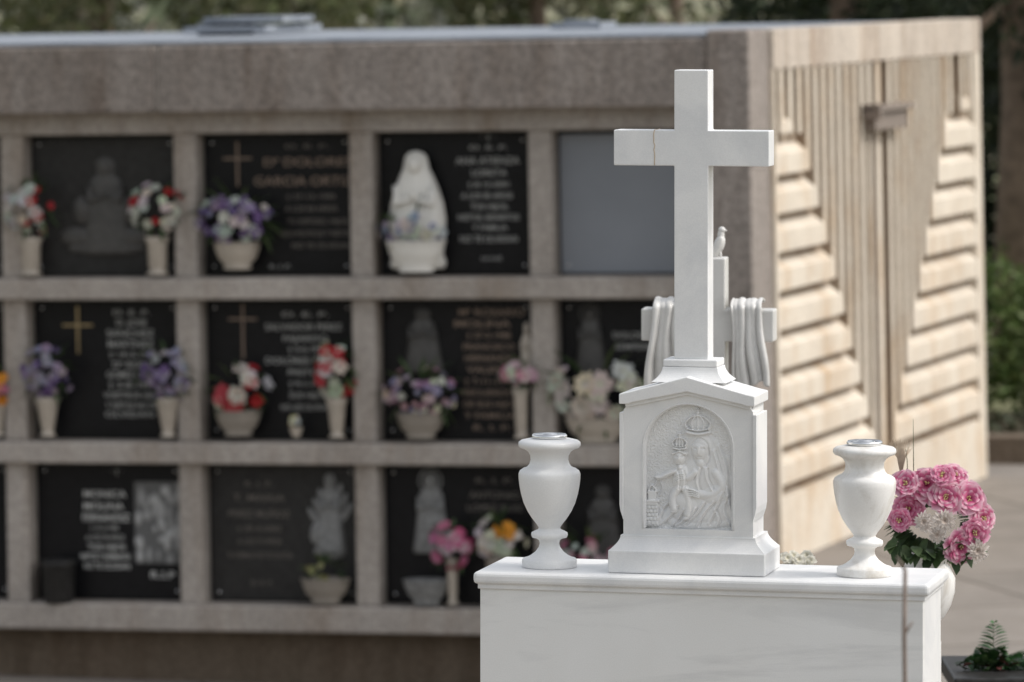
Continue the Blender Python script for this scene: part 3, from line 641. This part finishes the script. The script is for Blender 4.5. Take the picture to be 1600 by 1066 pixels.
for px0,px1,py1 in((1428,1427,655),(1420,1415,700)): mb.tube([Lp(W3(px0,790)),Lp(W3((px0+px1)/2,720)),Lp(W3(px1,py1))],[.0012,.001,.0004],1,(.06,.08,.03),5)
for k in range(26): mb.tube([Lp(W3(1408,745)),Lp(W3(1402+k*.5,715)),Lp(W3(1388+k*1.5,688-4*math.sin(k*.2)+random.uniform(-3,10)))],[.0009,.0009,.0004],0,(.62,.50,.38),4)
mb.build('blossoms',[M_petal,M_leaf],e)
mb=MB(); s=D/8000.
mb.lathe([(r*s,z*s) for r,z in((22,-12),(22,-8),(14,-4),(13,0),(18,8),(30,20),(40,38),(46,58),(47,80),(38,98),(32,104),(36,112),(44,116),(45,122),(41,124),(30,120))],(.004,.02,0),48)
hb2=3.6-(985+64)*s-.64-12*s
mb.lathe([(.05,0),(.05,.02),(.042,.03),(.042,hb2-.01),(.034,hb2)],(-.004,.02,-(hb2+12*s)),32); mb.build('stone_pot',[M_marbleU],e)
# ------------------------------------------------------------------ dark granite tomb with fern, lower right
D=12.5; W4=lambda px,py,dy=0:((px-800)*D/8000,D+dy,3.6-(py+64)*D/8000)
x0=W4(1482,1046)[0]; zt=W4(0,1046)[2]
mb=MB(); mb.box((x0,D-.16,zt-.04),(x0+1.2,D+.25,zt)); mb.box((x0+.03,D-.13,.64),(x0+1.17,D+.22,zt-.039)); mb.build('dark_granite_tomb',[M_granite2],bevel=.006)
mb=MB()
def frond(base,d,L,w,col):
    base=Vector(base);d=Vector(d).normalized(); s=d.cross(Vector((0,-1,0))).normalized(); n=14
    mb.tube([base,base+d*L*.5,base+d*L],[.0015,.0012,.0004],1,col,5)
    for i in range(n):
        q=(i+.5)/n; p=base+d*L*q
        for sg in(-1,1): leaf(mb,p,(s*sg+d*.7),w*math.sin(math.pi*(q*.75+.2)),.010,col)
gr=(.05,.15,.045)
frond(W4(1552,1045),(-.02,-.3,1),.125,.042,gr); frond(W4(1556,1045),(.9,-.2,.35),.10,.036,gr); frond(W4(1556,1045),(-.8,-.3,.3),.08,.032,gr); frond(W4(1570,1046),(.8,-.3,.02),.08,.034,gr); frond(W4(1548,1045),(.4,-.5,.8),.07,.032,(.04,.10,.03)); frond(W4(1548,1045),(-.5,-.4,.8),.07,.032,(.04,.10,.03))
for k in range(40): leaf(mb,W4(1525+random.uniform(-32,55),1040+random.uniform(-8,6),-.02),(random.uniform(-1,1),-.4,random.uniform(0,1)),.032,.009,random.choice([(.05,.09,.03),(.14,.05,.045),(.04,.07,.03)]))
mb.build('fern',[M_petal,M_leaf])
# dry stem in front of the tomb
mb=MB(); D=7.2; pts=[]
for k in range(24):
    t=k/23; z=.64+(3.6-(890+64)*D/8000-.64)*t; pts.append(((1411-800)*D/8000+.005*math.sin(t*41)+.004*math.sin(t*70+1)+.010*(1-t)*math.sin(t*9),D,z))
mb.tube(pts,[.0065-.0035*k/23 for k in range(24)])
for k in range(17,24): mb.tube([pts[k],tuple(Vector(pts[k])+Vector((.012*(-1)**k,0,.018)))],[.0026,.0012])
mb.build('dry_weed_stem',[M_twig])
# ------------------------------------------------------------------ vegetation
def foliage(name,blobs,n,size,cols,parent=None,shell=.5):
    tot=sum(b[3]*b[4]*b[5] for b in blobs)**1.0; V=[];Cc=[]
    for (x,y,z,a,b_,c) in blobs:
        m=max(30,int(n*a*b_*c/tot)); d=rng.normal(size=(m,3)); d/=np.linalg.norm(d,axis=1)[:,None]; q=(shell+(1-shell)*rng.random(m))[:,None]
        P=np.array([x,y,z])+d*q*np.array([a,b_,c])*(1+.18*np.sin(d[:,:1]*9+x)*np.cos(d[:,2:]*8+z))
        A=rng.normal(size=(m,3));A/=np.linalg.norm(A,axis=1)[:,None];B=np.cross(A,rng.normal(size=(m,3)));B/=np.linalg.norm(B,axis=1)[:,None]
        sz=size*rng.uniform(.6,1.4,m)[:,None]
        quad=np.stack([P-A*sz,P-B*sz*.45,P+A*sz,P+B*sz*.45],1); V.append(quad.reshape(-1,3))
        ci=np.array(cols)[rng.integers(0,len(cols),m)]*rng.uniform(.7,1.3,(m,1)); Cc.append(np.repeat(ci,4,0))
    V=np.concatenate(V);Cc=np.concatenate(Cc); k=len(V)//4
    me=bpy.data.meshes.new(name); me.from_pydata(V.tolist(),[],np.arange(4*k).reshape(-1,4).tolist()); me.materials.append(M_leaf)
    at=me.color_attributes.new('Col','FLOAT_COLOR','POINT'); at.data.foreach_set('color',np.hstack([Cc,np.ones((len(Cc),1))]).astype(np.float32).ravel())
    o=bpy.data.objects.new(name,me); COL.objects.link(o)
    if parent: o.parent=parent
    return o
def tree(name,x,y,h,crown,n,size,cols,tr=.12):
    e=empty(name,(x,y,0)); mb=MB(); g=hgt(x,y)-.1
    mb.tube([(0,0,g),(.04,.02,h*.3),(-.03,0,h*.6),(.02,0,h*.9)],[tr*1.3,tr,tr*.7,tr*.2])
    for k in range(6):
        t=k*1.1; z=h*(.28+.1*k); mb.tube([(0,0,z),(math.cos(t)*h*.1,math.sin(t)*h*.1,z+h*.06),(math.cos(t)*h*.2,math.sin(t)*h*.2,z+h*.15)],[tr*.5,tr*.3,tr*.08])
    mb.build('trunk',[M_bark],e); foliage('crown',crown,n,size,cols,e); return e
olive=[(.11,.13,.06),(.15,.16,.08),(.08,.09,.045),(.20,.19,.12)]
for i,(x,y) in enumerate([(-6.8,52),(-4.6,58),(-2.2,50),(.3,56),(2.0,62),(-8.6,60)]):
    bl=[(random.uniform(-1,1),random.uniform(-1,1),random.uniform(2.4,5.5),random.uniform(.4,.9),random.uniform(.5,1),random.uniform(.3,.8)) for _ in range(9)]
    tree('olive_tree',x,y,5.5,bl,3500,.09,olive)
foliage('distant_tree_mass',[(random.uniform(-45,45),random.uniform(110,150),random.uniform(1,6),6,5,2.6) for _ in range(34)],22000,.35,[(.09,.11,.06),(.15,.16,.11),(.24,.24,.20)])
dk=[(.028,.04,.02),(.02,.03,.016),(.04,.055,.025)]
for x,y,trk in((3.62,36.5,.17),(2.6,40,.15),(5.3,38,.15),(4.3,42,.15)):
    bl=[(random.uniform(-.75,.75),random.uniform(-.7,.7),z,random.uniform(.5,.85),random.uniform(.5,.8),random.uniform(.4,.7)) for z in np.linspace(2.6,8.5,16)]
    tree('cypress_tree',x,y,8.5,bl,16000,.055,dk,trk)
foliage('dark_shrubbery',[(random.uniform(2.2,8),random.uniform(43,46),random.uniform(.8,4.2),.9,.7,.8) for _ in range(46)],40000,.07,dk)
foliage('hedge',[(2.7+i*.42,33.6+random.uniform(-.15,.15),1.05+random.uniform(-.08,.1),.42,.45,.56) for i in range(16)],26000,.035,[(.10,.15,.04),(.07,.11,.03),(.14,.18,.06)],shell=.6)
foliage('ground_ivy',[(2.5+i*.45,31.2+(i%3)*.5,.66,.4,.5,.14) for i in range(16)],12000,.03,[(.05,.06,.03),(.08,.065,.04)],shell=.2)
# ------------------------------------------------------------------ light
w=bpy.data.worlds.new('World'); S.world=w; w.use_nodes=True; nt=w.node_tree; bg=nt.nodes['Background']
sky=nt.nodes.new('ShaderNodeTexSky'); sky.sky_type='NISHITA'; sky.sun_disc=False; EL,AZ=R(50),R(97)
sky.sun_elevation=EL; sky.sun_rotation=AZ; sky.dust_density=3; sky.air_density=1.2
hs_=nt.nodes.new('ShaderNodeHueSaturation'); hs_.inputs['Saturation'].default_value=.28
nt.links.new(sky.outputs[0],hs_.inputs['Color']); nt.links.new(hs_.outputs[0],bg.inputs[0]); bg.inputs[1].default_value=.2
L=bpy.data.lights.new('sun','SUN'); L.energy=1.8; L.angle=R(8); L.color=(1,.96,.90); lo=bpy.data.objects.new('sun',L); COL.objects.link(lo)
d=Vector((math.sin(AZ)*math.cos(EL),math.cos(AZ)*math.cos(EL),math.sin(EL))); lo.rotation_euler=d.to_track_quat('Z','Y').to_euler(); lo.location=d*30
# ------------------------------------------------------------------ camera
c=bpy.data.cameras.new('camera'); co=bpy.data.objects.new('camera',c); COL.objects.link(co); co.location=(0,0,3.6); co.rotation_euler=(R(90),0,0)
c.lens=180; c.sensor_width=36; c.shift_y=-597/1600; c.clip_start=.1; c.clip_end=5000
c.dof.use_dof=True; c.dof.focus_distance=10.15; c.dof.aperture_fstop=7
S.camera=co
S.view_settings.view_transform='Standard'; S.view_settings.look='None'; S.view_settings.exposure=0
